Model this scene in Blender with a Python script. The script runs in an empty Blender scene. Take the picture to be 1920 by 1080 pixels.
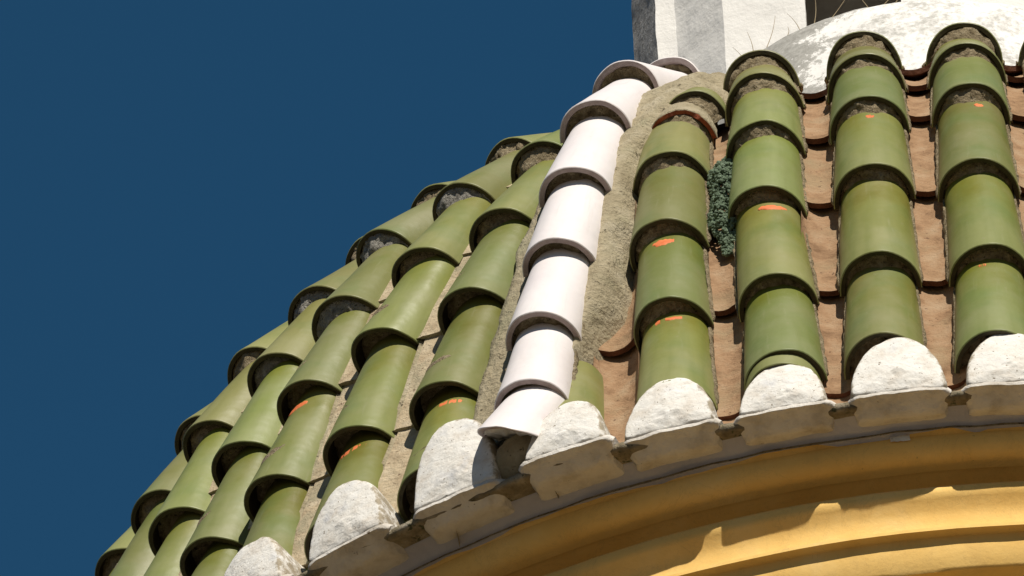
import bpy, math, random
from mathutils import Vector, Matrix, noise
random.seed(7)
scene = bpy.context.scene
PI = math.pi
rad = math.radians

# ------------------------------------------------------------------ camera
CAM_D, CAM_H, CAM_F, TX, TZ, ROLL = 20.7828, 17.4638, 20982.06, -1.1027, 2.8473, -0.0443
cam_data = bpy.data.cameras.new('camera')
cam = bpy.data.objects.new('camera', cam_data)
scene.collection.objects.link(cam)
pos = Vector((0, -CAM_D, -CAM_H))
fw = (Vector((TX, 0, TZ)) - pos).normalized()
rt = fw.cross(Vector((0, 0, 1))).normalized()
up = rt.cross(fw)
c_, s_ = math.cos(ROLL), math.sin(ROLL)
rt, up = rt * c_ + up * s_, up * c_ - rt * s_
m = Matrix((rt, up, -fw)).transposed().to_4x4()
m.translation = pos
cam.matrix_world = m
cam_data.sensor_width = 36.0
cam_data.lens = CAM_F / 1920 * 36.0
cam_data.clip_start = 0.5
cam_data.clip_end = 5000
scene.camera = cam

# ------------------------------------------------------------------ world, sun, exposure
SUN_EL, SUN_AZ = 46.5, 18.0          # azimuth to the right of straight-out-of-the-roof
SKY = 0.06
SUN = 5.0
world = bpy.data.worlds.new('World')
scene.world = world
world.use_nodes = True
wn = world.node_tree
bg = wn.nodes['Background']
sky = wn.nodes.new('ShaderNodeTexSky')
sky.sky_type = 'NISHITA'
sky.sun_disc = False
sky.sun_elevation = rad(SUN_EL)
sky.sun_rotation = rad(180 - SUN_AZ)
sky.altitude = 2500
sky.air_density = 1.0
sky.dust_density = 0.2
sky.ozone_density = 3.0
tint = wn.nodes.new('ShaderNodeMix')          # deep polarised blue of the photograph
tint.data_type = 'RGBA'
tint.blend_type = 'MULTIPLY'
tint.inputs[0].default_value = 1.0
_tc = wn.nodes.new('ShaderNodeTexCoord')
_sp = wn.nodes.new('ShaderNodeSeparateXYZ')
_cr = wn.nodes.new('ShaderNodeValToRGB')        # warm, dim tint added low in the unseen sky to warm the shade
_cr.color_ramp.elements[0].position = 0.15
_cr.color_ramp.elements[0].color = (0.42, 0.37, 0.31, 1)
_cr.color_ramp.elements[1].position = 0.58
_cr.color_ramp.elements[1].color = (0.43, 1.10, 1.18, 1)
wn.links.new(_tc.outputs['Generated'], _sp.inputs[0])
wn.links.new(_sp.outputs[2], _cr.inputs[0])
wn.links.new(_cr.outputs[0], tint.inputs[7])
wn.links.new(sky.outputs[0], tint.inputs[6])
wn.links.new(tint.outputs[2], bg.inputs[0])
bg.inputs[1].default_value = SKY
sl = bpy.data.lights.new('sun', 'SUN')
sl.energy = SUN
sl.angle = rad(0.5)
sl.color = (1.0, 0.93, 0.82)
sun = bpy.data.objects.new('sun', sl)
scene.collection.objects.link(sun)
sd = Vector((math.sin(rad(SUN_AZ)) * math.cos(rad(SUN_EL)), -math.cos(rad(SUN_AZ)) * math.cos(rad(SUN_EL)), math.sin(rad(SUN_EL))))
sun.rotation_euler = sd.to_track_quat('Z', 'Y').to_euler()
scene.view_settings.view_transform = 'Standard'
scene.view_settings.look = 'None'
scene.view_settings.exposure = 0.0
scene.view_settings.gamma = 1.0

# ------------------------------------------------------------------ helpers
col = scene.collection


def obj(name, verts, faces, mat, parent=None, smooth=True, midx=None, mats=None):
    me = bpy.data.meshes.new(name)
    me.from_pydata([tuple(v) for v in verts], [], faces)
    for mm in (mats or [mat]):
        me.materials.append(mm)
    if midx:
        me.polygons.foreach_set('material_index', midx)
    me.polygons.foreach_set('use_smooth', [smooth] * len(faces))
    me.update()
    o = bpy.data.objects.new(name, me)
    col.objects.link(o)
    if parent is not None:
        o.parent = parent
    return o


def tag(o, label, cat, group=None, kind=None):
    o['label'] = label
    o['category'] = cat
    if group:
        o['group'] = group
    if kind:
        o['kind'] = kind
    return o


def empty(name, mtx=None):
    o = bpy.data.objects.new(name, None)
    col.objects.link(o)
    o.empty_display_size = 0.05
    if mtx is not None:
        o.matrix_world = mtx
    return o


class MB:
    def __init__(s):
        s.v, s.f, s.m = [], [], []

    def grid(s, rows, mi=0, flip=False, closed=False):
        base = len(s.v)
        n = len(rows[0])
        for r in rows:
            s.v.extend(Vector(p) for p in r)
        for i in range(len(rows) - 1):
            for j in range(n if closed else n - 1):
                a, b = base + i * n + j, base + i * n + (j + 1) % n
                c, d = base + (i + 1) * n + (j + 1) % n, base + (i + 1) * n + j
                s.f.append((a, d, c, b) if flip else (a, b, c, d))
                s.m.append(mi)
        return s

    def poly(s, pts, mi=0):
        b = len(s.v)
        s.v.extend(Vector(p) for p in pts)
        s.f.append(tuple(range(b, b + len(pts))))
        s.m.append(mi)

    def build(s, name, mats, parent=None, smooth=True):
        if not isinstance(mats, (list, tuple)):
            mats = [mats]
        return obj(name, s.v, s.f, None, parent, smooth, s.m, list(mats))


def nz(p, sc, seed=0.0):
    return noise.noise(Vector((p[0] * sc + seed * 13.7, p[1] * sc + seed * 7.1, p[2] * sc - seed * 3.3)))


def fnz(p, sc, seed=0.0):
    return nz(p, sc, seed) * .6 + nz(p, sc * 2.3, seed + 1) * .3 + nz(p, sc * 5.1, seed + 2) * .15


# ------------------------------------------------------------------ materials
def material(name, rough=0.8):
    mt = bpy.data.materials.new(name)
    mt.use_nodes = True
    nt = mt.node_tree
    b = nt.nodes['Principled BSDF']
    b.inputs['Roughness'].default_value = rough
    return mt, nt, b


def N(nt, t, **kw):
    n = nt.nodes.new(t)
    for k, v in kw.items():
        setattr(n, k, v)
    return n


def noise_node(nt, scale, detail=4, rough=0.55, vec=None, dist=0.0):
    n = N(nt, 'ShaderNodeTexNoise')
    n.inputs['Scale'].default_value = scale
    n.inputs['Detail'].default_value = detail
    n.inputs['Roughness'].default_value = rough
    n.inputs['Distortion'].default_value = dist
    if vec is not None:
        nt.links.new(vec, n.inputs['Vector'])
    return n.outputs['Fac']


def ramp(nt, fac, stops, interp='LINEAR'):
    r = N(nt, 'ShaderNodeValToRGB')
    r.color_ramp.interpolation = interp
    e = r.color_ramp.elements
    while len(e) < len(stops):
        e.new(0.5)
    for i, (p, cc) in enumerate(stops):
        e[i].position = p
        e[i].color = (cc[0], cc[1], cc[2], 1) if not isinstance(cc, float) else (cc, cc, cc, 1)
    nt.links.new(fac, r.inputs[0])
    return r.outputs[0]


def mix(nt, fac, a, b, mode='MIX'):
    n = N(nt, 'ShaderNodeMix', data_type='RGBA', blend_type=mode)
    for s, v in ((n.inputs[0], fac), (n.inputs[6], a), (n.inputs[7], b)):
        if isinstance(v, (int, float)):
            s.default_value = v
        elif isinstance(v, tuple):
            s.default_value = (*v, 1)
        else:
            nt.links.new(v, s)
    return n.outputs[2]


def math_n(nt, op, a, b=0.0, clamp=False):
    n = N(nt, 'ShaderNodeMath', operation=op, use_clamp=clamp)
    for s, v in ((n.inputs[0], a), (n.inputs[1], b)):
        if isinstance(v, (int, float)):
            s.default_value = v
        else:
            nt.links.new(v, s)
    return n.outputs[0]


def bump(nt, bsdf, h, strength=0.3, dist=0.01, prev=None):
    b = N(nt, 'ShaderNodeBump')
    b.inputs['Strength'].default_value = strength
    b.inputs['Distance'].default_value = dist
    nt.links.new(h, b.inputs['Height'])
    if prev is not None:
        nt.links.new(prev, b.inputs['Normal'])
    nt.links.new(b.outputs[0], bsdf.inputs['Normal'])
    return b.outputs[0]


def coords(nt):
    """object coordinates shifted by a per-object random amount"""
    tc = N(nt, 'ShaderNodeTexCoord')
    oi = N(nt, 'ShaderNodeObjectInfo')
    cx = N(nt, 'ShaderNodeCombineXYZ')
    for i in range(3):
        nt.links.new(math_n(nt, 'MULTIPLY', oi.outputs['Random'], 17.0 + 9 * i), cx.inputs[i])
    va = N(nt, 'ShaderNodeVectorMath', operation='ADD')
    nt.links.new(tc.outputs['Object'], va.inputs[0])
    nt.links.new(cx.outputs[0], va.inputs[1])
    return tc, oi, va.outputs[0]


def glaze(name, cols, pink=False):
    mt, nt, b = material(name, 0.5)
    tc, oi, vec = coords(nt)
    sep = N(nt, 'ShaderNodeSeparateXYZ')
    nt.links.new(tc.outputs['Object'], sep.inputs[0])
    if not pink:
        # yellower glaze up each tile, greyer below with some sky reflection painted in
        y = math_n(nt, 'MULTIPLY', sep.outputs[1], 2.6)
        n1 = noise_node(nt, 9, 3, vec=vec)
        t = math_n(nt, 'ADD', y, math_n(nt, 'MULTIPLY', math_n(nt, 'SUBTRACT', n1, 0.5), 0.9), True)
        c = ramp(nt, t, [(0.15, cols[0]), (0.6, cols[1]), (1.0, cols[2])])
        hv = N(nt, 'ShaderNodeHueSaturation')
        nt.links.new(c, hv.inputs['Color'])
        nt.links.new(math_n(nt, 'ADD', math_n(nt, 'MULTIPLY', oi.outputs['Random'], 0.4), 0.82), hv.inputs['Value'])
        wn2 = N(nt, 'ShaderNodeTexWhiteNoise', noise_dimensions='1D')
        nt.links.new(oi.outputs['Random'], wn2.inputs['W'])
        nt.links.new(math_n(nt, 'ADD', math_n(nt, 'MULTIPLY', wn2.outputs['Value'], 0.035), 0.482), hv.inputs['Hue'])
        c = hv.outputs[0]
        # drips of thicker glaze running down the tile
        st = N(nt, 'ShaderNodeMapping')
        st.inputs['Scale'].default_value = (30, 2.2, 30)
        nt.links.new(vec, st.inputs[0])
        n2 = noise_node(nt, 1.0, 2, vec=st.outputs[0])
        c = mix(nt, ramp(nt, n2, [(0.42, 0.0), (0.75, 0.45)]), c, cols[3])
    else:
        n1 = noise_node(nt, 6, 4, vec=vec)
        c = ramp(nt, n1, [(0.3, cols[0]), (0.7, cols[1])])
    if not pink:
        n7 = noise_node(nt, 7.5, 3, 0.5, vec=vec)
        c = mix(nt, ramp(nt, n7, [(0.50, 0.0), (0.72, 0.38)]), c, (0.115, 0.185, 0.055))
        mp = N(nt, 'ShaderNodeMapping')
        mp.inputs['Scale'].default_value = (75, 5, 75)
        nt.links.new(vec, mp.inputs[0])
        n8 = noise_node(nt, 1.0, 3, 0.6, vec=mp.outputs[0])
        c = mix(nt, ramp(nt, n8, [(0.62, 0.0), (0.78, 0.16)]), c, (0.42, 0.40, 0.28))
    else:
        mp = N(nt, 'ShaderNodeMapping')
        mp.inputs['Scale'].default_value = (60, 4, 60)
        nt.links.new(vec, mp.inputs[0])
        n8 = noise_node(nt, 1.0, 3, 0.6, vec=mp.outputs[0])
        c = mix(nt, ramp(nt, n8, [(0.58, 0.0), (0.8, 0.22)]), c, (0.50, 0.44, 0.38))
    # dust and tiny chips
    n3 = noise_node(nt, 60, 5, 0.65, vec=vec)
    c = mix(nt, ramp(nt, n3, [(0.64, 0.0), (0.76, 0.25 if pink else 0.4)]), c, (0.30, 0.26, 0.17))
    n4 = noise_node(nt, 5, 5, 0.6, vec=vec)
    dust = ramp(nt, n4, [(0.45, 0.0), (0.8, 0.30)])
    c = mix(nt, dust, c, (0.36, 0.32, 0.22) if not pink else (0.62, 0.56, 0.5))
    nt.links.new(c, b.inputs['Base Color'])
    rr = math_n(nt, 'ADD', math_n(nt, 'MULTIPLY', n4, 0.30), 0.31)
    nt.links.new(rr, b.inputs['Roughness'])
    p1 = bump(nt, b, noise_node(nt, 14, 2, vec=vec), 0.25, 0.012)
    bump(nt, b, noise_node(nt, 170, 3, vec=vec), 0.06, 0.004, p1)
    b.inputs['Specular IOR Level'].default_value = 0.33
    return mt


def rough_mat(name, stops, sc=18, bscale=90, bstr=0.8, bdist=0.012, rough=0.92, spots=None, world_co=False, mid=None):
    mt, nt, b = material(name, rough)
    tc, oi, vec = coords(nt)
    n1 = noise_node(nt, sc, 6, 0.65, vec=vec)
    c = ramp(nt, n1, stops)
    if mid:
        n5 = noise_node(nt, mid[0], 4, 0.6, vec=vec)
        c = mix(nt, ramp(nt, n5, [(mid[1], 0.0), (mid[2], 1.0)]), c, mid[3])
    if spots:
        n2 = noise_node(nt, spots[0], 4, 0.7, vec=vec)
        c = mix(nt, ramp(nt, n2, [(spots[1], 0.0), (spots[1] + 0.06, 1.0)]), c, spots[2])
    nt.links.new(c, b.inputs['Base Color'])
    n3 = noise_node(nt, bscale, 5, 0.7, vec=vec)
    n4 = noise_node(nt, bscale * 0.3, 4, 0.6, vec=vec)
    p = bump(nt, b, n4, bstr * 0.7, bdist * 2)
    bump(nt, b, n3, bstr, bdist, p)
    b.inputs['Specular IOR Level'].default_value = 0.25
    return mt


M_GREEN = glaze('green_glaze', [(0.225, 0.245, 0.085), (0.195, 0.215, 0.056), (0.165, 0.165, 0.02), (0.145, 0.17, 0.035)])
M_OLIVE = glaze('olive_glaze', [(0.235, 0.235, 0.085), (0.21, 0.205, 0.06), (0.18, 0.165, 0.03), (0.16, 0.16, 0.035)])
M_WHITE = glaze('white_glaze', [(0.80, 0.74, 0.74), (0.86, 0.81, 0.80)], pink=True)
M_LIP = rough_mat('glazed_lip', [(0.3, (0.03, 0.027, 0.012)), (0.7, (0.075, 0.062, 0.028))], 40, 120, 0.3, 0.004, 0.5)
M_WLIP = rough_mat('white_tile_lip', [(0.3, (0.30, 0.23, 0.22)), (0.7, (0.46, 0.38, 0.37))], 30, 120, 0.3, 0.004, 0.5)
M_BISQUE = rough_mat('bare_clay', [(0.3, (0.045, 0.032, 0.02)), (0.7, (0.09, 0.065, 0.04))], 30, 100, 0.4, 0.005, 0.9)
M_MORTAR = rough_mat('mortar', [(0.28, (0.16, 0.12, 0.065)), (0.5, (0.34, 0.27, 0.165)), (0.72, (0.50, 0.42, 0.28))], 55, 110, 1.0, 0.014, 0.95,
                     spots=(120, 0.60, (0.07, 0.055, 0.035)))
M_GREY = rough_mat('grey_mortar', [(0.3, (0.16, 0.15, 0.13)), (0.55, (0.36, 0.34, 0.30)), (0.75, (0.58, 0.56, 0.50))], 60, 110, 1.0, 0.012, 0.95,
                   spots=(90, 0.60, (0.05, 0.05, 0.04)))
M_SKIRT = rough_mat('ridge_mortar', [(0.3, (0.28, 0.23, 0.145)), (0.5, (0.40, 0.34, 0.225)), (0.7, (0.50, 0.44, 0.32))], 11, 70, 0.8, 0.012, 0.95,
                    spots=(45, 0.62, (0.11, 0.09, 0.055)), mid=(7, 0.5, 0.75, (0.36, 0.33, 0.21)))
M_CLAY = rough_mat('terracotta', [(0.3, (0.20, 0.115, 0.06)), (0.5, (0.35, 0.215, 0.12)), (0.72, (0.42, 0.30, 0.19))], 14, 130, 0.6, 0.006, 0.9,
                   spots=(70, 0.63, (0.11, 0.06, 0.035)), mid=(6, 0.52, 0.7, (0.33, 0.24, 0.14)))
M_CLAYTAN = rough_mat('tan_clay', [(0.3, (0.36, 0.27, 0.17)), (0.5, (0.52, 0.42, 0.28)), (0.72, (0.60, 0.51, 0.37))], 16, 110, 0.7, 0.008, 0.92,
                      spots=(60, 0.62, (0.16, 0.10, 0.06)), mid=(9, 0.5, 0.65, (0.38, 0.33, 0.22)))
M_ORANGE = rough_mat('orange_paint', [(0.3, (0.62, 0.14, 0.045)), (0.7, (0.82, 0.24, 0.085))], 40, 100, 0.3, 0.003, 0.6)
M_PLASTER = rough_mat('white_plaster', [(0.3, (0.70, 0.64, 0.56)), (0.5, (0.82, 0.79, 0.73)), (0.7, (0.86, 0.84, 0.80))], 24, 110, 0.45, 0.005, 0.9,
                      spots=(95, 0.625, (0.22, 0.17, 0.11)), mid=(9, 0.60, 0.74, (0.68, 0.68, 0.68)))
_nt = M_PLASTER.node_tree
_b = _nt.nodes['Principled BSDF']
_src = _b.inputs['Base Color'].links[0].from_socket
_at = N(_nt, 'ShaderNodeAttribute', attribute_name='edge')
_tc, _oi, _vec = coords(_nt)
_n = noise_node(_nt, 34, 5, 0.7, vec=_vec)
_f = math_n(_nt, 'ADD', math_n(_nt, 'MULTIPLY', _at.outputs['Fac'], 0.55), math_n(_nt, 'MULTIPLY', math_n(_nt, 'SUBTRACT', _n, 0.5), 1.3))
_nt.links.new(mix(_nt, ramp(_nt, _f, [(0.40, 0.0), (0.60, 0.85)]), _src, (0.30, 0.24, 0.15)), _b.inputs['Base Color'])
M_EAVE = rough_mat('eave_plaster', [(0.3, (0.48, 0.43, 0.36)), (0.5, (0.68, 0.64, 0.58)), (0.72, (0.76, 0.73, 0.68))], 12, 70, 0.6, 0.008, 0.9,
                   spots=(30, 0.66, (0.16, 0.12, 0.08)))
M_RIMDIRT = rough_mat('eave_rim_dirt', [(0.3, (0.13, 0.105, 0.065)), (0.5, (0.25, 0.21, 0.14)), (0.75, (0.45, 0.40, 0.31))], 22, 90, 0.8, 0.008, 0.95,
                      spots=(40, 0.58, (0.08, 0.085, 0.045)))
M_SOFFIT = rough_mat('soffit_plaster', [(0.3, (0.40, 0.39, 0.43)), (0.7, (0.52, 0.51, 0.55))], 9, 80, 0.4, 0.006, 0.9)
M_YELLOW = rough_mat('ochre_paint', [(0.3, (0.80, 0.49, 0.135)), (0.55, (0.88, 0.57, 0.18)), (0.75, (0.90, 0.62, 0.24))], 5, 60, 0.22, 0.004, 0.8,
                     spots=(38, 0.70, (0.30, 0.17, 0.06)))
_nt = M_YELLOW.node_tree
_b = _nt.nodes['Principled BSDF']
_src = _b.inputs['Base Color'].links[0].from_socket
_tc, _oi, _vec = coords(_nt)
_mp = N(_nt, 'ShaderNodeMapping')
_mp.inputs['Scale'].default_value = (16, 16, 3)
_nt.links.new(_vec, _mp.inputs[0])
_n = noise_node(_nt, 1.0, 5, 0.65, vec=_mp.outputs[0])
_c = mix(_nt, ramp(_nt, _n, [(0.55, 0.0), (0.75, 0.3)]), _src, (0.60, 0.38, 0.13))
_n2 = noise_node(_nt, 9, 6, 0.75, vec=_vec, dist=1.2)
_c = mix(_nt, ramp(_nt, _n2, [(0.488, 0.0), (0.5, 0.22), (0.512, 0.0)]), _c, (0.35, 0.21, 0.08))
_nt.links.new(_c, _b.inputs['Base Color'])
M_LICHEN = rough_mat('blue_green_lichen', [(0.3, (0.09, 0.125, 0.07)), (0.5, (0.19, 0.26, 0.17)), (0.7, (0.30, 0.38, 0.27))], 70, 160, 1.0, 0.01, 0.95)
M_WEED = rough_mat('dry_stem', [(0.3, (0.35, 0.27, 0.16)), (0.7, (0.45, 0.36, 0.22))], 20, 60, 0.1, 0.002, 0.8)


def whitewash(name, patch):
    mt, nt, b = material(name, 0.88)
    tc, oi, vec = coords(nt)
    n1 = noise_node(nt, 6, 6, 0.7, vec=vec, dist=0.4)
    fine = noise_node(nt, 60, 5, 0.7, vec=vec)
    grey = ramp(nt, fine, [(0.3, (0.20, 0.19, 0.165)), (0.7, (0.44, 0.43, 0.39))])
    sep = N(nt, 'ShaderNodeSeparateXYZ')
    nt.links.new(tc.outputs['Object'], sep.inputs[0])
    if patch == 'rim':
        # the wash has worn off towards the rim and on the weather side
        h = math_n(nt, 'MAXIMUM', math_n(nt, 'MULTIPLY', math_n(nt, 'SUBTRACT', sep.outputs[2], 3.0), 3.5), 0.0)
        x = math_n(nt, 'MULTIPLY', math_n(nt, 'ADD', sep.outputs[0], 0.09), -3.0)
        f = math_n(nt, 'ADD', math_n(nt, 'ADD', h, x), math_n(nt, 'MULTIPLY', math_n(nt, 'SUBTRACT', n1, 0.5), 1.6))
        f = math_n(nt, 'ADD', f, math_n(nt, 'MULTIPLY', math_n(nt, 'SUBTRACT', fine, 0.5), 0.9))
        f = math_n(nt, 'MAXIMUM', f, math_n(nt, 'ADD', math_n(nt, 'MULTIPLY', n1, 0.45), math_n(nt, 'MULTIPLY', fine, 0.38)))
        f = ramp(nt, f, [(0.39, 0.0), (0.50, 0.9)])
    else:
        f = ramp(nt, math_n(nt, 'ADD', math_n(nt, 'MULTIPLY', n1, 0.55), math_n(nt, 'MULTIPLY', fine, 0.45)), [(0.62, 0.0), (0.70, 0.6)])
    c = mix(nt, f, (0.86, 0.84, 0.80), grey)
    nt.links.new(c, b.inputs['Base Color'])
    p = bump(nt, b, noise_node(nt, 22, 5, 0.6, vec=vec), 0.25, 0.015)
    bump(nt, b, fine, 0.3, 0.005, p)
    return mt


M_RIM = whitewash('worn_whitewash_rim', 'rim')
M_WASH = whitewash('whitewash', 'wall')
M_GREYWASH = rough_mat('shaded_grey_whitewash', [(0.3, (0.30, 0.285, 0.27)), (0.55, (0.54, 0.52, 0.49)), (0.75, (0.74, 0.71, 0.67))], 45, 80, 0.8, 0.01, 0.9,
                       spots=(80, 0.62, (0.10, 0.09, 0.08)))  # rough whitewash with the shade of the pier's left-facing sides painted in
M_DARK = rough_mat('dark_interior', [(0.3, (0.30, 0.26, 0.21)), (0.7, (0.42, 0.37, 0.30))], 9, 60, 0.3, 0.006, 0.9)

# ------------------------------------------------------------------ the roof surface
A0, TH0, CURV, CURV2, PHI, CONV = 2.4991, 1.2138, -0.3385, 0.2997, 0.0334, 0.0375
PITCH, EXPO = 0.25, 0.3591
UR, UL = -0.9371, 0.6683
_tab = []
_r, _z, _ds = A0, 0.0, 0.005
for k in range(700):
    s0 = (k + .5) * _ds
    _tab.append((_r, _z))
    th = max(0.13, TH0 - CURV * s0 - CURV2 * s0 * s0)
    _r -= math.cos(th) * _ds
    _z += math.sin(th) * _ds


def prof(s):
    if s < 0:
        return A0 - math.cos(TH0) * s, math.sin(TH0) * s, TH0
    k = min(s / _ds, 690)
    i = int(k)
    f = k - i
    a, b = _tab[i], _tab[i + 1]
    return a[0] * (1 - f) + b[0] * f, a[1] * (1 - f) + b[1] * f, max(0.13, TH0 - CURV * s - CURV2 * s * s)


Z3 = Vector((0, 0, 1))


def surf(side, u, s, hh=0.0):
    """side 1 right sector, 0 left sector: point and normal of the round roof on a straight tile column"""
    az = PHI + (0 if side == 1 else -PI / 4)
    n = Vector((math.sin(az), -math.cos(az), 0))
    t = Vector((math.cos(az), math.sin(az), 0))
    r, z, th = prof(s)
    uu = u * (1 - CONV * s)
    a = math.sqrt(max(r * r - uu * uu, 1e-4))
    nn = (n * a + t * uu) / r * math.sin(th) + Z3 * math.cos(th)
    return n * a + t * uu + Z3 * z + nn * hh, nn


HAZ = PHI - PI / 8


def hip(s, w=0.0, hh=0.0):
    n = Vector((math.sin(HAZ), -math.cos(HAZ), 0))
    t = Vector((math.cos(HAZ), math.sin(HAZ), 0))
    r, z, th = prof(s)
    nn = n * math.sin(th) + Z3 * math.cos(th)
    return n * r + t * w + Z3 * z + nn * hh, nn


def frame(p0, p1, nn):
    y = (p1 - p0).normalized()
    x = y.cross(nn).normalized()
    z = x.cross(y)
    mm = Matrix((x, y, z)).transposed().to_4x4()
    mm.translation = p0
    return mm


# ------------------------------------------------------------------ tile builders (local: +Y up the roof, +Z out of it)
def tile_mesh(L, wf, wb, hf, hb, th, seed, base=0.0):
    """half-round cover tile; returns the mesh builder, slots: 0 glaze, 1 rim, 2 inside"""
    mb = MB()
    nA, nY = 24, 8
    bow = random.uniform(-.002, .003)

    def P(y, a, off):
        t = max(0, y / L)
        w = wf + (wb - wf) * t - off + bow * math.sin(t * PI)
        h = hf + (hb - hf) * t - off
        ex = 0.94
        cx, sx = math.cos(a), math.sin(a)
        x = w * math.copysign(abs(cx) ** ex, cx)
        z = h * abs(sx) ** ex + base
        q = nz((cx, y * 4, sx), 1.3, seed) * 0.0022
        return Vector((x * (1 + q * 8), y + (nz((cx * 2, sx * 2, 0), 1.0, seed + 5) * 0.004 if t < .03 else 0), z + q))
    ang = [PI * i / nA for i in range(nA + 1)]
    ch = 0.0028
    ys = [ch] + [L * i / nY for i in range(1, nY + 1)]
    mb.grid([[P(0, a, ch) for a in ang], [P(ch * .5, a, ch * .25) for a in ang], [P(ch, a, 0) for a in ang], [P(ch + .002, a, 0) for a in ang], [P(ch + .006, a, 0) for a in ang]] + [[P(y, a, 0) for a in ang] for y in ys[1:]], 0)
    mb.grid([[P(y, a, th) for a in ang] for y in [0] + ys[1:]], 2, True)
    mb.grid([[P(0, a, ch) for a in ang], [P(0, a, th) for a in ang]], 1, True)
    mb.grid([[P(L, a, 0) for a in ang], [P(L, a, th) for a in ang]], 1)
    for a in (0, PI):
        mb.grid([[P(y, a, 0) for y in [0] + ys[1:]], [P(y, a, th) for y in [0] + ys[1:]]], 1, a == 0)
    return mb


def mortar_plug(w, h, recess, seed, depth=0.07, rough=0.008, base=0.0, wedge=0.0):
    """rough packing of mortar under the lip of a tile"""
    mb = MB()
    nA, nR = 40, 10
    rows = []
    for k in range(nR + 1):
        f = 0.25 + 0.75 * k / nR
        row = []
        for i in range(nA + 1):
            a = PI * i / nA
            p = Vector((w * f * math.cos(a), 0, h * f * math.sin(a)))
            q = fnz(p, 38, seed)
            q2 = nz(p, 90, seed + 3)
            row.append(Vector((p.x, recess - wedge * max(0.0, (1 - f)) / .45 + q * rough * 2.2 + q2 * rough * 0.8, p.z + base + q * rough * .2)))
        rows.append(row)
    rows.append([Vector((v.x * 1.0, v.y + depth, v.z)) for v in rows[-1]])
    mb.grid(rows, 0, True)
    return mb


def side_mortar(mb, y0, y1, wf, wb, L, seed, which, r0=0.0065):
    nY, nC = 26, 8
    rows = []
    for i in range(nY + 1):
        y = y0 + (y1 - y0) * i / nY
        w = wf + (wb - wf) * y / L
        cx = which * (w + 0.000)
        row = []
        for j in range(nC):
            a = 2 * PI * j / nC
            r = r0 * (1 + 1.6 * fnz((y * 3, which, a * .12), 12, seed))
            r = max(0.003, r) * (0.3 if i in (0, nY) else 1)
            row.append(Vector((cx + r * math.cos(a) * .8, y, 0.004 + r * math.sin(a) * 1.5)))
        rows.append(row)
    mb.grid(rows, 0, True, closed=True)


def paint_mark(tm, L, wf, wb, hf, hb, y0, y1, a0, a1, seed, parent, spots=False):
    """thin smear of orange paint lying on the outside of a tile"""
    mb = MB()
    nA, nY = 30, 6

    def P(y, a, off):
        t = y / L
        w = wf + (wb - wf) * t + off
        h = hf + (hb - hf) * t + off
        return Vector((w * math.cos(a), y, h * math.sin(a)))
    rows = []
    keep = []
    for j in range(nY + 1):
        row = []
        for i in range(nA + 1):
            f = i / nA
            a = a0 + (a1 - a0) * f
            e = max(0.0, math.sin(PI * f)) ** .5
            lo = y0 + (y1 - y0) * (0.5 - 0.5 * e + 0.55 * abs(fnz((f * 3, seed, 0), 2.4, seed)))
            hi = y1 - (y1 - y0) * 0.3 * (1 - e) + 0.3 * (y1 - y0) * nz((f * 4, seed, 5), 2, seed)
            y = lo + (hi - lo) * j / nY
            row.append(P(y, a, 0.0016 if 0 < j < nY and 0 < i < nA else 0.0))
            if j == 0:
                keep.append(not spots or nz((f * 5, seed, 9), 2.2, seed) > -0.05)
        rows.append(row)
    b = len(mb.v)
    for r in rows:
        mb.v.extend(r)
    n = nA + 1
    for j in range(nY):
        for i in range(nA):
            if keep[i]:
                mb.f.append((b + j * n + i, b + j * n + i + 1, b + (j + 1) * n + i + 1, b + (j + 1) * n + i))
                mb.m.append(0)
    return mb.build('paint_mark', M_ORANGE, parent)


ORD = ['lowest', 'second', 'third', 'fourth', 'fifth', 'sixth', 'seventh', 'eighth', 'ninth']
CO = ['first', 'second', 'third', 'fourth', 'fifth', 'sixth', 'seventh', 'eighth']
TH = 0.0125
WF, WB_, HF, HB_ = 0.094, 0.078, 0.108, 0.072


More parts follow.
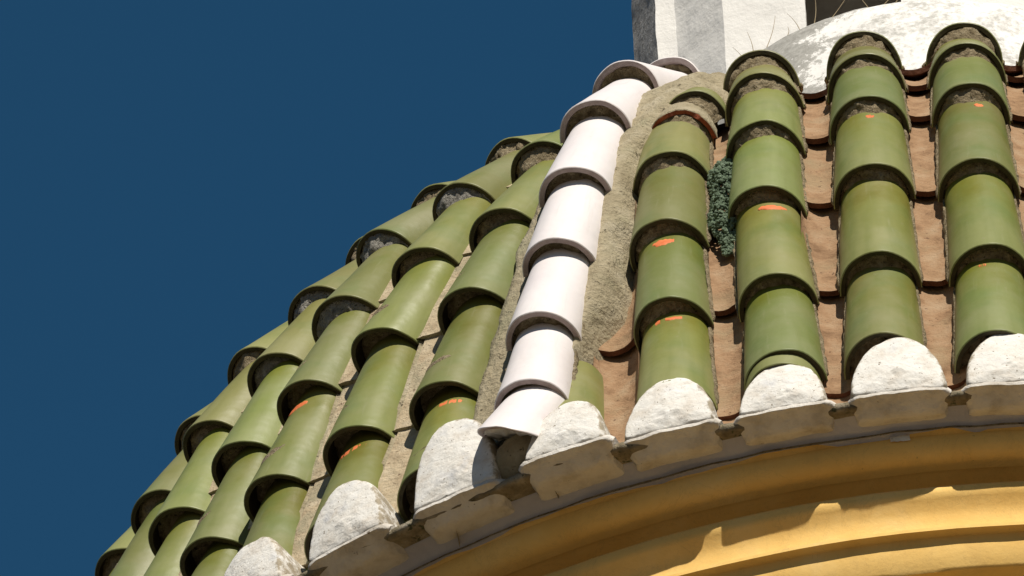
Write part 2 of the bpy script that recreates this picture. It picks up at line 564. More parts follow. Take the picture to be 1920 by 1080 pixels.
def cover_tile(side, u0, s0, u1, s1, label, group, glaze_mat, seed, over=0.06, recess=0.015, wscale=1.0, plug=None, lift=0.012,
               marks=(), name='roof_tile', plugged=True, twist=None, lipmat=None, sidemat=None, wedge=0.0):
    du = -0.022 if side == 1 else -0.036
    if name == 'tile_stub':
        du = -0.010
        wscale = 0.93
    p0, n0 = surf(side, u0 + du, s0 - (.018 if side else .006), lift - .010 + (.014 if side == 0 else 0))
    p1, n1 = surf(side, u1 + du, s1 - (.018 if side else .006), -0.004 + (.014 if side == 0 else 0))
    ex = (p1 - p0).normalized() * over
    fr = frame(p0, p1 + ex, (n0 + n1).normalized())
    L = (p1 - p0).length + over
    if twist is None:
        twist = random.uniform(-1.6, 1.6)
    fr = fr @ Matrix.Rotation(rad(twist - (12 if side == 0 else 0)), 4, 'Y') @ Matrix.Rotation(rad(random.uniform(-.5, .5)), 4, 'X')
    # taper so that the exposed part narrows as in a real tile
    k = L / (L - over + 0.0001)
    wf = WF * wscale * random.uniform(.98, 1.02)
    wb = wf - (wf - WB_ * wscale) * min(1.0, L / 0.42)
    hf = HF * random.uniform(.98, 1.02)
    hb = hf - (hf - (HB_ if side else .062)) * min(1.0, L / 0.42)
    root = empty(name, fr)
    tag(root, label, 'roof tile', group)
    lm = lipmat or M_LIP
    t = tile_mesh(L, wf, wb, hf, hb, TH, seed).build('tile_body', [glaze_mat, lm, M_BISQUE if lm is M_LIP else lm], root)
    if plugged:
        pm = mortar_plug(wf - TH * .9, hf - TH * .9, recess, seed + 50, rough=0.006 if recess > .03 else 0.008, wedge=wedge)
        for wch in ((1, -1) if side else ()):
            side_mortar(pm, recess, L * .97, wf, wb, L, seed + 60 + wch, wch)
        pm.build('mortar', plug or M_MORTAR, root)
    for (y0, y1, a0, a1, sp) in marks:
        ye = L - over
        paint_mark(t, L, wf, wb, hf, hb, ye + y0 - .034, ye + y1 - .026, rad(a0), rad(a1), seed + 3, root, sp)
    return root, fr, L


# ------------------------------------------------------------------ setting: ground
def ground():
    mb = MB()
    rows = []
    for r in (0.0, 5, 15, 40, 120, 400, 1500):
        rows.append([(r * math.cos(a * PI / 24), r * math.sin(a * PI / 24), -19.1) for a in range(48)])
    mb.grid(rows, 0, False, closed=True)
    mt = rough_mat('pale_paving', [(0.3, (0.085, 0.07, 0.052)), (0.7, (0.13, 0.11, 0.08))], 1.2, 8, 0.4, 0.02, 0.9)
    o = mb.build('ground', mt)
    o['kind'] = 'structure'


ground()

# ------------------------------------------------------------------ the building
building = empty('domed_building')
tag(building, 'ochre round tower top with scalloped grey eave and white lantern above the tiled roof', 'building')


def revolve(name, profile, mat, parent, nseg=220, rough=0.0, az0=0.0, az1=2 * PI, sub=1, seed=0.0, sc=10):
    pts = []
    for i in range(len(profile) - 1):
        for k in range(sub):
            f = k / sub
            pts.append((profile[i][0] * (1 - f) + profile[i + 1][0] * f, profile[i][1] * (1 - f) + profile[i + 1][1] * f))
    pts.append(profile[-1])
    mb = MB()
    full = abs(az1 - az0 - 2 * PI) < 1e-6
    rows = []
    for (r, z) in pts:
        row = []
        for i in range(nseg + (0 if full else 1)):
            a = az0 + (az1 - az0) * i / nseg
            p = Vector((r * math.cos(a), r * math.sin(a), z))
            if rough:
                q = fnz(p, sc, seed) * rough
                p = Vector(((r + q) * math.cos(a), (r + q) * math.sin(a), z + nz(p, sc * 1.3, seed + 9) * rough * .6))
            row.append(p)
        rows.append(row)
    mb.grid(rows, 0, False, closed=full)
    o = mb.build(name, mat, parent)
    return o


def sharp(o, ang=35):
    me = o.data
    import bmesh
    bm = bmesh.new()
    bm.from_mesh(me)
    bmesh.ops.recalc_face_normals(bm, faces=bm.faces)
    for e in bm.edges:
        if len(e.link_faces) == 2 and e.calc_face_angle(0) > rad(ang):
            e.smooth = False
    bm.to_mesh(me)
    bm.free()
    return o


# roof shell under the tiles
pr = []
s = -0.15
while s < 2.75:
    r, z, th = prof(s)
    pr.append((r - 0.045 * math.sin(th), z - .045 * math.cos(th)))
    s += 0.05
revolve('roof_shell', pr, M_MORTAR, building, 260, 0.006, sc=14)

# soffit and cornice mouldings, from the eave downwards (radius, height)
EZ = -0.114
ER = 2.60
sof = [(2.560, EZ + .004), (2.553, EZ - 0.010), (2.535, -0.130), (2.487, -0.158)]
sharp(revolve('eave_soffit', sof, M_SOFFIT, building, 260, 0.003, sub=3, sc=12), 50)


def arc(cx, cz, r, a0, a1, n=8, rz=None):
    rz = rz or r
    return [(cx + r * math.cos(rad(a0 + (a1 - a0) * i / n)), cz + rz * math.sin(rad(a0 + (a1 - a0) * i / n))) for i in range(n + 1)]


b_prof = [(2.512, -0.134), (2.505, -0.146)] + arc(2.452, -0.164, 0.040, 10, -90, 10, 0.046) + [(2.432, -0.212)] + arc(2.425, -0.235, 0.014, 80, 0, 5, 0.02)[0:0]
sharp(revolve('cornice_moulding', b_prof, M_YELLOW, building, 260, 0.0022, sc=9), 50)
c_prof = [(2.436, -0.206), (2.392, -0.214), (2.380, -0.226), (2.392, -0.246), (2.420, -0.258), (2.440, -0.266), (2.446, -0.276), (2.446, -0.292), (2.440, -0.304), (2.428, -0.325), (2.424, -0.345), (2.425, -0.380), (2.430, -0.394), (2.444, -0.401)]
sharp(revolve('cornice_moulding', c_prof, M_YELLOW, building, 260, 0.0025, sc=9, seed=2), 50)
d_prof = [(2.448, -0.398), (2.449, -0.408), (2.428, -0.412), (2.424, -0.44), (2.420, -0.495), (2.414, -0.503), (2.31, -0.508)]
sharp(revolve('cornice_moulding', d_prof, M_YELLOW, building, 260, 0.0022, sc=9, seed=4, sub=1), 50)
sharp(revolve('wall', [(2.33, -0.50), (2.30, -0.9), (2.30, -4.0), (2.30, -19.1)], M_YELLOW, building, 96, 0.003), 50)


def radial(az, r, z):
    """frame at a place on the eave: x along the eave, y up, z outwards"""
    o = Vector((math.sin(az), -math.cos(az), 0))
    t = Vector((math.cos(az), math.sin(az), 0))
    mm = Matrix((t, Z3, o)).transposed().to_4x4()
    mm.translation = o * r + Z3 * z
    return mm


def azim(p):
    return math.atan2(p.x, -p.y)


def eave_block(az, wt, seed, dr=0.0):
    """plaster block under each tile column"""
    mb = MB()
    fr = radial(az, 0, 0)
    prof_ = [(2.46, EZ + .022), (ER - .012, EZ + .018), (ER, EZ + .004), (ER + .002, EZ - .006), (2.580, -0.1285), (2.556, -0.1435), (2.548, -0.145), (2.53, -0.140), (2.50, -0.13)]
    sub = []
    for i in range(len(prof_) - 1):
        for k in range(3):
            f = k / 3
            sub.append((prof_[i][0] * (1 - f) + prof_[i + 1][0] * f, prof_[i][1] * (1 - f) + prof_[i + 1][1] * f))
    sub.append(prof_[-1])
    rows = []
    nX = 26
    for (r, z) in sub:
        t = min(1, max(0, (EZ - z) / 0.03))
        r += dr * min(1, max(0, (r - 2.49) / .06))
        w = wt * (0.5 - 0.085 * t)
        row = []
        for i in range(nX + 1):
            f = -1 + 2 * i / nX
            x = w * f
            ang = x / r
            edge = max(0, abs(f) - .72) / .28
            zz = z + (edge ** 3) * 0.007 * t
            re = r - 0.018 * edge ** 3 * (1 if r > 2.56 else .4)
            p = Vector((math.sin(az + ang) * re, -math.cos(az + ang) * re, zz))
            q = fnz(p, 16, seed) * 0.005 + fnz(p, 50, seed) * 0.002
            row.append(p + Vector((math.sin(az), -math.cos(az), 0.4)) * q)
        rows.append(row)
    mb.grid(rows, 0)
    for jx in (0, nX):
        mb.poly([rows[i][jx] for i in range(len(rows))], 0)
    o = mb.build('eave_block', M_EAVE, building)
    sharp(o, 60)
    return o


DR_TAB = [(-3.2, 0.0), (-1.1, 0.0), (-.77, .04), (-.66, .05), (-.556, .04), (-.444, .034), (-.339, .043), (-.244, .012), (-.14, 0), (3.2, 0)]


def dr_at(az):
    for (a, b), (c, d) in zip(DR_TAB, DR_TAB[1:]):
        if a <= az <= c:
            return b + (d - b) * (az - a) / (c - a)
    return 0


mb = MB()
rows = [[] for _ in range(9)]
nR = 1400
for i in range(nR):
    az = -PI + 2 * PI * i / nR
    base = ER + dr_at(az) - .019
    q = fnz((az * 2.5, 0, 0), 16, 3) * .009
    for k, (dr, dz) in enumerate(((-.09, .016), (-.03, .012), (-.004, .008), (0, .002), (0, -.006), (-.003, -.012), (-.012, -.0145), (-.03, -.012), (-.07, -.004))):
        w_ = 1 if dr > -.02 else .3
        r = base + dr + q * w_ + nz((az * 2.5, k, 0), 60, 5) * .0025 * w_
        rows[k].append(Vector((math.sin(az) * r, -math.cos(az) * r, EZ + dz - dr_at(az) * .1 + fnz((az * 2.5, k * .2, 4), 22, 3) * .004 * w_)))
mb.grid(rows, 0, True, closed=True)
mb.build('eave_rim', M_RIMDIRT, building)


def end_cap(az, w, h, seed, label, tilt=0.0, dz=0.0, dx=0.0, grp='white plaster end caps along the eave', rr=ER, skew=0.0, ex=0.97, name='end_cap'):
    fr = radial(az, rr - 0.004, EZ + .006 + dz)
    root_m = fr @ Matrix.Rotation(rad(tilt), 4, 'Z') @ Matrix.Rotation(rad(-7), 4, 'X')
    mb = MB()
    nA = 48

    def outline(a, sc):
        c, s_ = math.cos(a), math.sin(a)
        x = math.copysign(abs(c) ** ex, c) * w * sc
        y = (max(0.0, s_) ** 0.98) * h * sc
        y += 0.0
        x += skew * y
        q = 1 + 0.04 * nz((c * 1.3, s_ * 1.3, 0), 1.5, seed) + 0.010 * nz((c * 1.3, s_ * 1.3, 0), 6, seed)
        return x * q, y * q
    rows = []
    # back of the plug runs in under the tile, then round the edge, then the face
    cyc = h * 0.36
    for (sc, zz) in [(0.93, -0.15), (0.96, -0.08), (0.99, -0.035), (1.0, -0.015), (0.99, -0.006), (0.975, -0.001), (0.955, 0.0025)] + \
            [(0.93 * (1 - k / 15), 0.004 + 0.011 * math.sin(k / 15 * PI / 2)) for k in range(0, 15)]:
        row = []
        for i in range(nA + 1):
            a = PI * i / nA
            x, y = outline(a, 1.0)
            y2 = y - cyc
            x, y2 = x * sc, y2 * sc + cyc
            if i in (0, nA):
                pass
            p = Vector((x, y2, zz))
            amp = 0.0012 if zz > 0 else 0.0028
            q = fnz(p, 30, seed) * amp * 1.5 + nz(p, 80, seed + 4) * amp * .7 + nz(p, 150, seed + 8) * amp * .35
            # chips and lumps of thrown plaster
            row.append(p + Vector((q * .3, q * .3, q)))
        rows.append(row)
    # close the bottom with mirrored lower rows: the base line is nearly straight
    full = []
    nB = 22
    for r in rows:
        a, b = r[-1], r[0]
        low = []
        for i in range(1, nB):
            f = i / nB
            p = a.lerp(b, f)
            q = fnz(p, 30, seed) * .004 + nz(p, 70, seed + 2) * .0025
            low.append(p + Vector((0, q - 0.004, q)))
        full.append(list(r) + low)
    mb.grid(full, 0, True, closed=True)
    n = len(full[-1])
    b = len(mb.v)
    cpt = Vector((0, 0, 0))
    for v in full[-1]:
        cpt += v
    cpt /= n
    mb.v.append(cpt)
    s0 = b - n
    for i in range(n):
        mb.f.append((s0 + i, s0 + (i + 1) % n, b)[::-1])
        mb.m.append(0)
    o = mb.build(name, M_PLASTER)
    at = o.data.attributes.new('edge', 'FLOAT', 'POINT')
    per = len(full[0])
    vals = []
    for i in range(len(o.data.vertices)):
        ring, k = divmod(i, per)
        e = 1.0 if ring < 6 else max(0.0, 1 - (ring - 6) * 0.22)
        if k > nA:
            e *= 0.35
        vals.append(e)
    at.data.foreach_set('value', vals)
    o.matrix_world = root_m
    tag(o, label, 'end cap', grp)
    return o


# ------------------------------------------------------------------ right sector: columns
R_OBS = {0: [(-0.925, 0.03)],
         1: [(-0.669, 0.035), (-0.674, 0.438), (-0.684, 0.802), (-0.677, 1.129)],
         2: [(-0.42, 0.072), (-0.43, 0.442), (-0.448, 0.846), (-0.446, 1.168), (-0.445, 1.488), (-0.453, 1.86)],
         3: [(-0.194, 0.077), (-0.191, 0.464), (-0.19, 0.866), (-0.188, 1.211), (-0.187, 1.507), (-0.186, 1.90)],
         4: [(0.056, 0.047), (0.064, 0.455), (0.059, 0.843), (0.062, 1.238), (0.066, 1.524), (0.072, 1.897)],
         5: [(0.312, 0.06), (0.312, 0.45), (0.313, 0.85), (0.312, 1.21), (0.313, 1.52), (0.313, 1.90)],
         6: [(0.562, 0.06), (0.562, 0.44), (0.563, 0.84), (0.562, 1.2), (0.563, 1.52)]}
R_MARK = {(1, 1): [(-0.032, -0.006, 62, 105, False)], (1, 0): [(-0.016, -0.004, 50, 118, True)],
          (2, 1): [(-0.022, -0.006, 48, 98, False)], (3, 2): [(-0.018, -0.006, 78, 92, False)],
          (4, 2): [(-0.018, -0.006, 70, 86, False)], (4, 0): [(-0.012, -0.003, 95, 110, True)], (5, 2): [(-0.03, -0.006, 115, 135, False)]}
sd_ = 1
G_R = 'green glazed cover tiles right of the white ridge'
for c, rows in R_OBS.items():
    for j, (u, sv) in enumerate(rows):
        sd_ += 1
        top = j == len(rows) - 1
        if not top:
            u1, s1 = rows[j + 1]
        else:
            u1, s1 = u, sv + (0.30 if c else 0.31)
            if c in (2, 3, 4, 5):
                s1 = sv + 0.22
            if c == 1:
                u1, s1 = -.67, 1.42
        where = f'{CO[c]} column right of the white ridge'
        lab = f'{ORD[j] if not top or j < 3 else "topmost"} green tile in the {where}'
        if c == 0:
            lab = 'green glazed tile fragment half buried in mortar right of the white ridge foot'
        elif (c, j) in R_MARK:
            lab += ', with orange smear'
        rec = 0.022 if j == 0 else (0.014 if j < 3 else 0.006)
        cover_tile(1, u, sv, u1, s1, lab, None if c == 0 else G_R, M_GREEN if j < len(rows) - 2 else M_OLIVE, sd_, recess=rec, wedge=(0.004, .018, .036, .05, .055, .04)[j],
                   marks=R_MARK.get((c, j), ()), over=0.06 if not top else 0.02, plugged=(c != 0), lift=0.012 if c else 0.018)

DR_R = {0: .045, 1: .012}
CAP_R = {0: (-0.903, .104, .160), 1: (-0.684, .114, .178), 2: (-0.438, .110, .152), 3: (-0.186, .117, .190), 4: (0.062, .115, .178), 5: (0.312, .108, .14), 6: (0.562, .108, .14)}
for c, (u, w, h) in CAP_R.items():
    p, n = surf(1, u, 0)
    az = azim(p)
    end_cap(az, w * .93, h, 20 + c, f'white plaster end cap under the {CO[c]} tile column right of the white ridge', rr=ER + DR_R.get(c, 0), ex=.92 if c == 0 else .97, skew=.06 if c == 0 else 0)
    eave_block(az, 0.236, 40 + c, DR_R.get(c, 0))
    # short stub of the bottom tile, closed by the cap
    if c == 2:
        cover_tile(1, u, 0.028, u, 0.14, 'green tile stub showing above the third plaster cap right of the white ridge', None,
               M_GREEN, 70 + c, over=0.03, plugged=False, lift=0.0, name='tile_stub')

# pan tiles in the right valleys
def pan_tile(side, u, s0, s1, label, group, mat, seed, w=0.070, d=0.060, hbase=-0.038, name='pan_tile', lift=0.014):
    if side == 1:
        u -= 0.016
    else:
        u -= 0.012
    p0, n0 = surf(side, u, s0, hbase + lift)
    p1, n1 = surf(side, u, s1, hbase)
    ex = (p1 - p0).normalized() * 0.06
    fr = frame(p0, p1 + ex, (n0 + n1).normalized()) @ Matrix.Rotation(rad(random.uniform(-3, 3) + (13 if side == 0 else 0)), 4, 'Y')
    L = (p1 - p0).length + 0.06
    mb = MB()
    nA, nY = 16, 8
    th = 0.013
    if side == 1:
        u -= 0

    def P(y, a, off):
        t = y / L
        ww = w * (1.06 - 0.10 * t) - off
        dd = d - off
        q = nz((math.cos(a), y * 5, seed), 2.0, seed) * .003
        yy = y + (nz((a, 0, seed), 2.5, seed) * .004 + nz((a, 0, seed), 9, seed) * .002 if y == 0 else 0)
        return Vector((ww * math.cos(a), yy, d - dd * math.sin(a) + q))
    ang = [PI * i / nA for i in range(nA + 1)]
    ys = [L * i / nY for i in range(nY + 1)]
    mb.grid([[P(y, a, th) for a in ang] for y in ys], 0, True)
    mb.grid([[P(y, a, 0) for a in ang] for y in ys], 1)
    mb.grid([[P(0, a, 0) for a in ang], [P(0, a, th) for a in ang]], 1, False)
    mb.grid([[P(L, a, 0) for a in ang], [P(L, a, th) for a in ang]], 1, True)
    o = mb.build(name, [mat, {M_GREEN: M_LIP, M_CLAYTAN: M_SKIRT}.get(mat, M_PANLIP)])
    o.matrix_world = fr
    tag(o, label, 'pan tile', group)
    return o


M_PANLIP = rough_mat('pan_edge', [(0.3, (0.09, 0.035, 0.02)), (0.7, (0.19, 0.08, 0.045))], 30, 100, 0.6, 0.006, 0.9)
R_PAN = {0: [(-0.812, 0.02), (-0.815, 0.444), (-0.82, 0.85), (-0.82, 1.2)],
         1: [(-0.560, 0.02), (-0.566, 0.488), (-0.57, 0.86), (-0.575, 1.20)],
         2: [(-0.312, 0.027), (-0.316, 0.481), (-0.32, 0.887), (-0.322, 1.24), (-0.322, 1.62)],
         3: [(-0.066, 0.0), (-0.066, 0.469), (-0.066, 0.883), (-0.067, 1.30), (-0.067, 1.55), (-0.067, 1.85)],
         4: [(0.187, 0.0), (0.187, 0.46), (0.187, 0.87), (0.187, 1.27), (0.187, 1.6), (0.187, 1.9)],
         5: [(0.437, 0.0), (0.437, 0.46), (0.437, 0.87), (0.437, 1.27), (0.437, 1.6)]}
for c, rows in R_PAN.items():
    rows = [(rows[0][0], -0.125)] + rows
    for j, (u, sv) in enumerate(rows):
        s1 = rows[j + 1][1] if j + 1 < len(rows) else sv + 0.36
        u1 = u
        lab = f'{ORD[j]} clay pan tile between {CO[c]} and {CO[c+1]} columns right of the white ridge'
        pan_tile(1, u, sv, s1, lab, 'terracotta pan tiles in the right valleys', M_CLAY, 100 + c * 9 + j, lift=0.027 if j > 1 else 0.012)

# ------------------------------------------------------------------ left sector
L_OBS = {0: [(0.700, 0.01), (0.651, 0.398), (0.652, 0.785), (0.666, 1.113), (0.672, 1.45)],
         1: [(0.442, 0.01), (0.402, 0.411), (0.394, 0.815), (0.436, 1.125), (0.439, 1.449), (0.455, 1.734)],
         2: [(0.190, 0.01), (0.145, 0.43), (0.159, 0.796), (0.176, 1.132), (0.168, 1.48), (0.215, 1.72)],
         3: [(-0.06, 0.0), (-0.062, 0.365), (-0.064, 0.747), (-0.058, 1.109), (-0.045, 1.41), (-0.05, 1.75)],
         4: [(-0.332, -0.02), (-0.332, 0.35), (-0.316, 0.719), (-0.335, 1.10), (-0.30, 1.40)],
         5: [(-0.582, -0.02), (-0.572, 0.33), (-0.565, 0.69), (-0.545, 1.02), (-0.56, 1.38)],
         6: [(-0.832, -0.02), (-0.832, 0.35), (-0.83, 0.72), (-0.83, 1.10)]}
L_MARK = {(0, 0): [(-0.026, -0.006, 35, 80, True)], (1, 0): [(-0.028, -0.006, 45, 100, True)], (2, 1): [(-0.026, -0.004, 55, 100, False)]}
G_L = 'green glazed cover tiles left of the white ridge'
for c, rows in L_OBS.items():
    for j, (u, sv) in enumerate(rows):
        sd_ += 1
        top = j == len(rows) - 1
        if not top:
            u1, s1 = rows[j + 1]
        else:
            u1, s1 = u + .004, sv + 0.3
        lab = f'{ORD[j] if not top else "topmost"} green tile in the {CO[c]} column left of the white ridge'
        if (c, j) in L_MARK:
            lab += ', with orange smear'
        rec = (0.05, 0.06, 0.042, 0.02, 0.006, 0.004)[min(j, 5)]
        if (c, j) in ((2, 3), (2, 4), (1, 4)):
            rec = 0.004
        cover_tile(0, u, sv, u1, s1, lab, G_L, M_OLIVE if (c + j) > 4 and j > 2 else M_GREEN, sd_ + 200, recess=rec, wedge=(0.0, 0, .01, .04, .05, .05)[min(j, 5)],
                   marks=L_MARK.get((c, j), ()), over=0.06, plug=M_GREY if (c, j) in ((1, 4), (2, 4), (2, 3), (3, 3), (3, 4)) else None,
                   plugged=True, lift=0.012 if j else 0.004, wscale=1.04)

DR_L = {0: .032, 1: .04, 2: .05, 3: .04}
CAP_L = {0: (0.758, .115, .268), 1: (0.488, .110, .218), 2: (0.225, .108, .20), 3: (-0.075, .108, .15), 4: (-0.33, .105, .15), 5: (-.58, .105, .15), 6: (-.83, .105, .15)}
for c, (u, w, h) in CAP_L.items():
    p, n = surf(0, u, 0)
    az = azim(p)
    end_cap(az, w * .95, h, 30 + c, f'white plaster end cap under the {CO[c]} tile column left of the white ridge', rr=ER + DR_L.get(c, 0), ex=0.80, skew=-0.05)
    eave_block(az, 0.236, 50 + c, DR_L.get(c, 0))

for c in range(-1, 6):
    us = [0.54, 0.29, 0.04, -0.205, -0.455, -0.705]
    if c < 0:
        continue
    u = us[c]
    rows = [-0.125, 0.03, 0.42, 0.80, 1.15, 1.5]
    for j, sv in enumerate(rows):
        s1 = rows[j + 1] if j + 1 < len(rows) else sv + .36
        green = (j == 0)
        lab = f'{ORD[j]} {"green glazed" if green else "pale clay"} pan tile between {CO[c]} and {CO[c+1]} columns left of the white ridge'
        pan_tile(0, u, sv, s1 - (.05 if green else 0), lab, 'pan tiles in the left valleys', M_GREEN if green else M_CLAYTAN, 200 + c * 9 + j, lift=0.008, d=0.012, hbase=0.013, w=0.078)

# ------------------------------------------------------------------ the white ridge (hip)
W_OBS = [(0.01, -0.035, -0.10), (0.0, 0.10, 0.0), (-0.005, 0.43, 0), (0.007, 0.743, 0), (0.017, 1.057, 0), (0.016, 1.416, 0), (-0.015, 1.80, 0), (0.012, 2.10, 0)]
HOFF = 0.078
sv_ = [(-0.048, -0.040), (-0.022, 0.10), (-0.008, 0.43), (0.007, 0.743), (0.017, 1.057), (0.016, 1.416), (-0.012, 1.80), (0.008, 2.08)]
for j, (w, sv) in enumerate(sv_):
    last = j == len(sv_) - 1
    w1, s1 = (sv_[j + 1] if not last else (0.0, 2.36))
    k0 = -.026 - (.018 if 2 <= j <= 5 else 0)
    k1 = -.026 - (.018 if 1 <= j <= 4 else 0)
    p0, n0 = hip(sv - (.018 if j > 1 else 0), w + k0, HOFF + 0.010)
    p1, n1 = hip(s1 - .018, w1 + k1, HOFF)
    ex = (p1 - p0).normalized() * 0.05
    fr = frame(p0, p1 + ex, (n0 + n1).normalized()) @ Matrix.Rotation(rad(13 + random.uniform(-1.5, 1.5)), 4, 'Y')
    L = (p1 - p0).length + 0.05
    root = empty('ridge_tile', fr)
    tag(root, f'{ORD[j] if not last else "topmost"} white glazed ridge tile between the green roof slopes'
        + (', cut short at the eave' if j == 0 else ''), 'ridge tile', 'white glazed tiles of the ridge')
    wf, hf = .090, 0.095
    wb = wf - (wf - .068) * min(1, L / .42)
    hb = hf - (hf - .055) * min(1, L / .42)
    fr2 = 0
    tb = tile_mesh(L, wf, wb, hf, hb, 0.014, 300 + j)
    if j == 0:
        # the foot of the ridge is cut on a slant
        for v in tb.v:
            if v.y < L * .6:
                v.y += max(0, 1 - v.y / (L * .6)) * (-0.125 * (v.z / 0.095) + .045 - .30 * max(0, v.x))
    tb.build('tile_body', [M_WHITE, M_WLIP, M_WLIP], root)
    pm = mortar_plug(wf - .013, hf - .013, 0.016 if j else 0.004, 320 + j)
    if j == 0:
        for v in pm.v:
            v.y += -0.122 * (v.z / 0.095) + .042 - .30 * max(0, v.x)
    side_mortar(pm, .02, L * .95, wf, wb, L, 340 + j, 1)
    side_mortar(pm, .02, L * .95, wf, wb, L, 345 + j, -1)
    if j == 0:
        pm.build('end_plug', M_PLASTER, root)
    else:
        pm.build('mortar', M_MORTAR, root)

# mortar bank under the ridge: part of the building's roof
mb = MB()
rows = []
nS, nW = 150, 34
for i in range(nS + 1):
    s = -0.15 + 2.51 * i / nS
    row = []
    for k in range(nW + 1):
        f = -1 + 2 * k / nW
        jag = nz((s * 9, 1, 0), 1.0, 3) * .014 + nz((s * 30, 1, 0), 1.0, 4) * .006
        wmax = 0.104 + jag + .10 * min(1, max(0, (s - 1.25) / .3)) if f > 0 else max(.07, min(.26, prof(s)[0] * math.sin(PI / 8) - .675)) + jag
        if f > 0 and s < .60:
            wmax -= 0.112 * min(1, max(0, (0.60 - s) / .45)) ** .8
        w = f * wmax
        top = 0.088 * min(1, max(.45, (s + .15) / .2 * .5 + .45))
        af = abs(f)
        if f < 0:
            aw = abs(w)
            hh = top - max(0, aw - .06) * .16
            if af > .95:
                hh -= (af - .95) / .05 * .06
        elif af < 0.56:
            hh = top
        else:
            q = (af - .56) / .44
            hh = top * (1 - q ** 2.2) + (-.02) * q ** 3
        p, n = hip(s, w, hh)
        ru = min(1, max(0, (s - 1.15) / .25))
        d = fnz(p, 16, 6) * (.008 + .012 * ru) + fnz(p, 45, 7) * (.005 + .006 * ru)
        row.append(p + n * d + Vector((d, 0, 0)) * .6)
    rows.append(row)
mb.grid(rows, 0)
mb.build('ridge_mortar', M_SKIRT, building)

mb = MB()
rows = []
for i in range(19):
    row = []
    for k in range(25):
        a, b = -1 + 2 * i / 18, -1 + 2 * k / 24
        q = max(0, 1 - a * a) ** .6 * max(0, 1 - b * b) ** .6
        p, n = hip(-.075 + .060 * a, -.040 + .115 * b, -.03 + .175 * q)
        p = p + n * (fnz(p, 20, 6) * .010 + fnz(p, 60, 7) * .006) * (1 if q > 0 else 0)
        p.z = max(p.z, EZ + .006)
        rr_ = math.hypot(p.x, p.y)
        if rr_ > 2.632:
            p.x *= 2.632 / rr_
            p.y *= 2.632 / rr_
        row.append(p)
    rows.append(row)
mb.grid(rows, 0)
mb.build('ridge_foot_mortar', M_SKIRT, building)

# broken terracotta tile wedged above the first right column
p0, n0 = surf(1, -0.675, 1.375, 0.004)
p1, n1 = surf(1, -0.66, 1.7, 0.0)
fr = frame(p0, p1, n0)
root = empty('broken_tile', fr)
tag(root, 'broken red clay tile edge in mortar beside the upper white ridge', 'broken tile')
tb = tile_mesh(.16, .086, .078, .096, .085, .013, 401)
for v in tb.v:
    if v.y < .02:
        v.y += abs(fnz((v.x, v.z, 0), 40, 3)) * .02
tb.build('tile_body', [M_SKIRT, rough_mat('red_break', [(0.3, (0.30, 0.07, 0.035)), (0.7, (0.45, 0.13, 0.06))], 40, 120, .8, .008), M_BISQUE], root)
mortar_plug(.072, .082, .004, 402, wedge=.045).build('mortar', M_MORTAR, root)
p0, n0 = surf(1, -0.640, 1.50, 0.012)
p1, n1 = surf(1, -0.63, 1.8, 0.008)
fr = frame(p0, p1, n0)
root = empty('roof_tile', fr)
tag(root, 'small green tile end buried in mortar just right of the top white ridge tiles', 'roof tile')
tile_mesh(.15, .08, .07, .088, .075, .012, 403).build('tile_body', [M_OLIVE, M_LIP, M_BISQUE], root)
mortar_plug(.07, .078, .004, 404, wedge=.05).build('mortar', M_MORTAR, root)

# ------------------------------------------------------------------ lichen cushion in the first right valley
mb = MB()
import bmesh
rnd = random.Random(5)
_bm = bmesh.new()
bmesh.ops.create_icosphere(_bm, subdivisions=1, radius=1)
ICO_V = [v.co.copy() for v in _bm.verts]
ICO_F = [[v.index for v in f.verts] for f in _bm.faces]
_bm.free()
for i in range(1700):
    t = rnd.random()
    s = 0.735 + 0.475 * t
    ww = 0.046 * (0.35 + .65 * min(1, t * 4)) * (1 if t < .85 else .8)
    f = rnd.uniform(-1, 1)
    p, n = surf(1, -0.562 + ww * f + .004 * math.sin(t * 14), s, 0)
    hh = 0.004 + 0.046 * (1 - .75 * f * f) * min(1, t * 5, (1 - t) * 5 + .1)
    hh *= 0.80 + .35 * nz((f * 2, t * 14, 0), 1.4, 2)
    p = p + n * hh
    r = rnd.uniform(.0025, .0062)
    q = Matrix.Rotation(rnd.uniform(0, 6), 3, 'X') @ Matrix.Rotation(rnd.uniform(0, 6), 3, 'Z')
    b0 = len(mb.v)
    for v in ICO_V:
        w_ = q @ v
        mb.v.append(p + Vector((w_.x * r, w_.y * r, w_.z * r * rnd.uniform(.7, 1.3))))
    for fc in ICO_F:
        mb.f.append(tuple(b0 + k for k in fc))
        mb.m.append(0)
o = mb.build('lichen_cushion', M_LICHEN)
tag(o, 'blue-green lichen cushion in the tile valley near the upper white ridge', 'lichen')

# ------------------------------------------------------------------ lantern on top
rim = [(1.35, 1.82), (1.10, 2.02), (0.93, 2.30), (0.83, 2.60), (0.765, 2.86), (0.725, 3.00), (0.695, 3.075), (0.665, 3.11), (0.61, 3.125), (0.30, 3.13), (0.0, 3.13)]
revolve('lantern_base', rim, M_RIM, building, 160, 0.010, sub=4, sc=7)


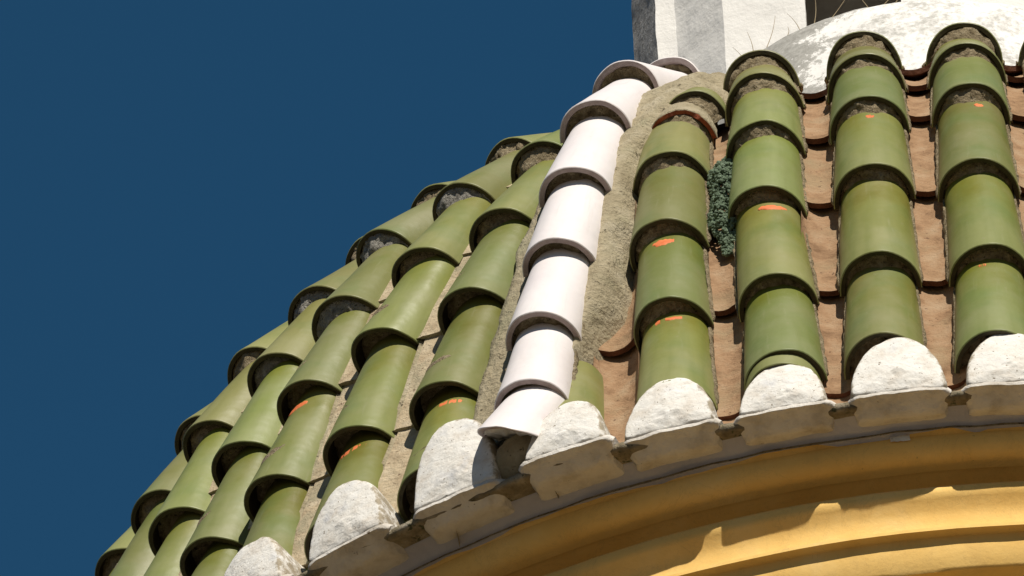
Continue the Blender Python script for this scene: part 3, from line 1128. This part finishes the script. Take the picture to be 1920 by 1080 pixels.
def prism(name, pts, z0, z1, mats, parent, fm=None, seed=0):
    """vertical prism with worn, slightly uneven faces"""
    mb = MB()
    n = len(pts)
    for i in range(n):
        a, b = Vector((*pts[i], 0)), Vector((*pts[(i + 1) % n], 0))
        nn = (b - a).cross(Z3).normalized()
        nu = max(2, int((b - a).length / .02))
        nv = int((z1 - z0) / .02)
        rows = []
        for k in range(nv + 1):
            z = z0 + (z1 - z0) * k / nv
            row = []
            for j in range(nu + 1):
                p = a.lerp(b, j / nu) + Z3 * z
                e = 1 if 0 < j < nu else 0
                q = fnz(p, 9, seed) * .006 * e
                ee = nz((z, 0, 0), 20, seed + i + (j > 0)) * .0025 * (1 - e)
                row.append(p + nn * q + Vector((ee, 0, 0)))
            rows.append(row)
        mb.grid(rows, fm[i] if fm else 0, False)
    mb.poly([(x, y, z1) for x, y in pts], 0)
    return mb.build(name, mats, parent)


pier = [(-0.70, 0.34), (-0.760, 0.245), (-0.692, 0.075), (-0.638, 0.060), (-0.508, -0.070), (-0.290, -0.125), (-0.290, 0.0), (-0.40, 0.25)]
pier = pier[::1]
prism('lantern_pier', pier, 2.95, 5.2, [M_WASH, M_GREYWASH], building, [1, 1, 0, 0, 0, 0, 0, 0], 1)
pier2 = [(-0.035, 0.0), (-0.035, -0.22), (0.36, -0.22), (0.50, -0.05), (0.40, 0.2)]
prism('lantern_pier', pier2, 2.95, 5.2, [M_WASH], building, None, 2)
prism('lantern_shade_lintel', [(-0.33, 0.05), (-0.33, -0.16), (0.0, -0.18), (0.0, 0.05)], 4.10, 5.15, [M_WASH], building, None, 7)  # unseen lintel, added to keep the opening behind it in shade
prism('lantern_core', [(-0.45, 0.45), (-0.45, 0.16), (0.42, 0.16), (0.42, 0.45)], 2.95, 5.2, [M_DARK], building, None, 3)
revolve('lantern_roof', [(0.78, 5.15), (0.80, 5.25), (0.76, 5.32), (0.4, 5.8), (0.0, 6.0)], M_WASH, building, 48)

# ------------------------------------------------------------------ dry weeds
def weed(name, label, stems):
    mb = MB()
    for (base, tip, bend) in stems:
        base, tip = Vector(base), Vector(tip)
        rows = []
        for k in range(7):
            t = k / 6
            p = base.lerp(tip, t) + Vector(bend) * math.sin(t * PI)
            r = 0.0012 * (1 - .6 * t)
            rows.append([p + Vector((r * math.cos(a * PI / 3), r * math.sin(a * PI / 3), 0)) for a in range(6)])
        mb.grid(rows, 0, closed=True)
    o = mb.build(name, M_WEED)
    tag(o, label, 'weed', 'dry weeds on the lantern base')
    return o


def on_rim(x, dz=0.0):
    y = -math.sqrt(max(0.0, 0.672 ** 2 - x * x))
    return Vector((x, y, 3.10 + dz))


st = []
for (x, dx, hgt) in ((-0.448, -.03, .055), (-0.425, -.012, .085), (-0.39, .028, .11), (-0.335, .004, .03), (-0.30, -.03, .06), (-0.262, .006, .10)):
    b = on_rim(x)
    st.append((b, b + Vector((dx, -.005, hgt)), (.004, 0, 0)))
weed('dry_weed', 'few dry stems growing on the lantern base before the bright white pier', st)
st = []
for (x, dx, hgt) in ((-0.215, .06, .11), (-0.12, -.05, .08), (-0.08, .06, .09), (-0.05, .02, .05)):
    b = on_rim(x)
    st.append((b, b + Vector((dx, -.005, hgt)), (.004, 0, 0)))
weed('dry_weed', 'thin dry stems growing on the lantern base before the dark opening', st)

mb = MB()
fr = radial(-0.045, 2.493, -0.158)
rows = []
for i in range(7):
    rows.append([fr @ Vector((-.022 + .044 * i / 6 + .002 * nz((i, j, 0), 1.1, 3), -.011 + .02 * j / 4 * (1 - .6 * abs(nz((i, 0, 0), 1.7, 5))), .004 + .003 * nz((i, j, 2), 1.3, 1))) for j in range(5)])
mb.grid(rows, 0, True)
mb.build('plaster_flake', M_PLASTER, building)
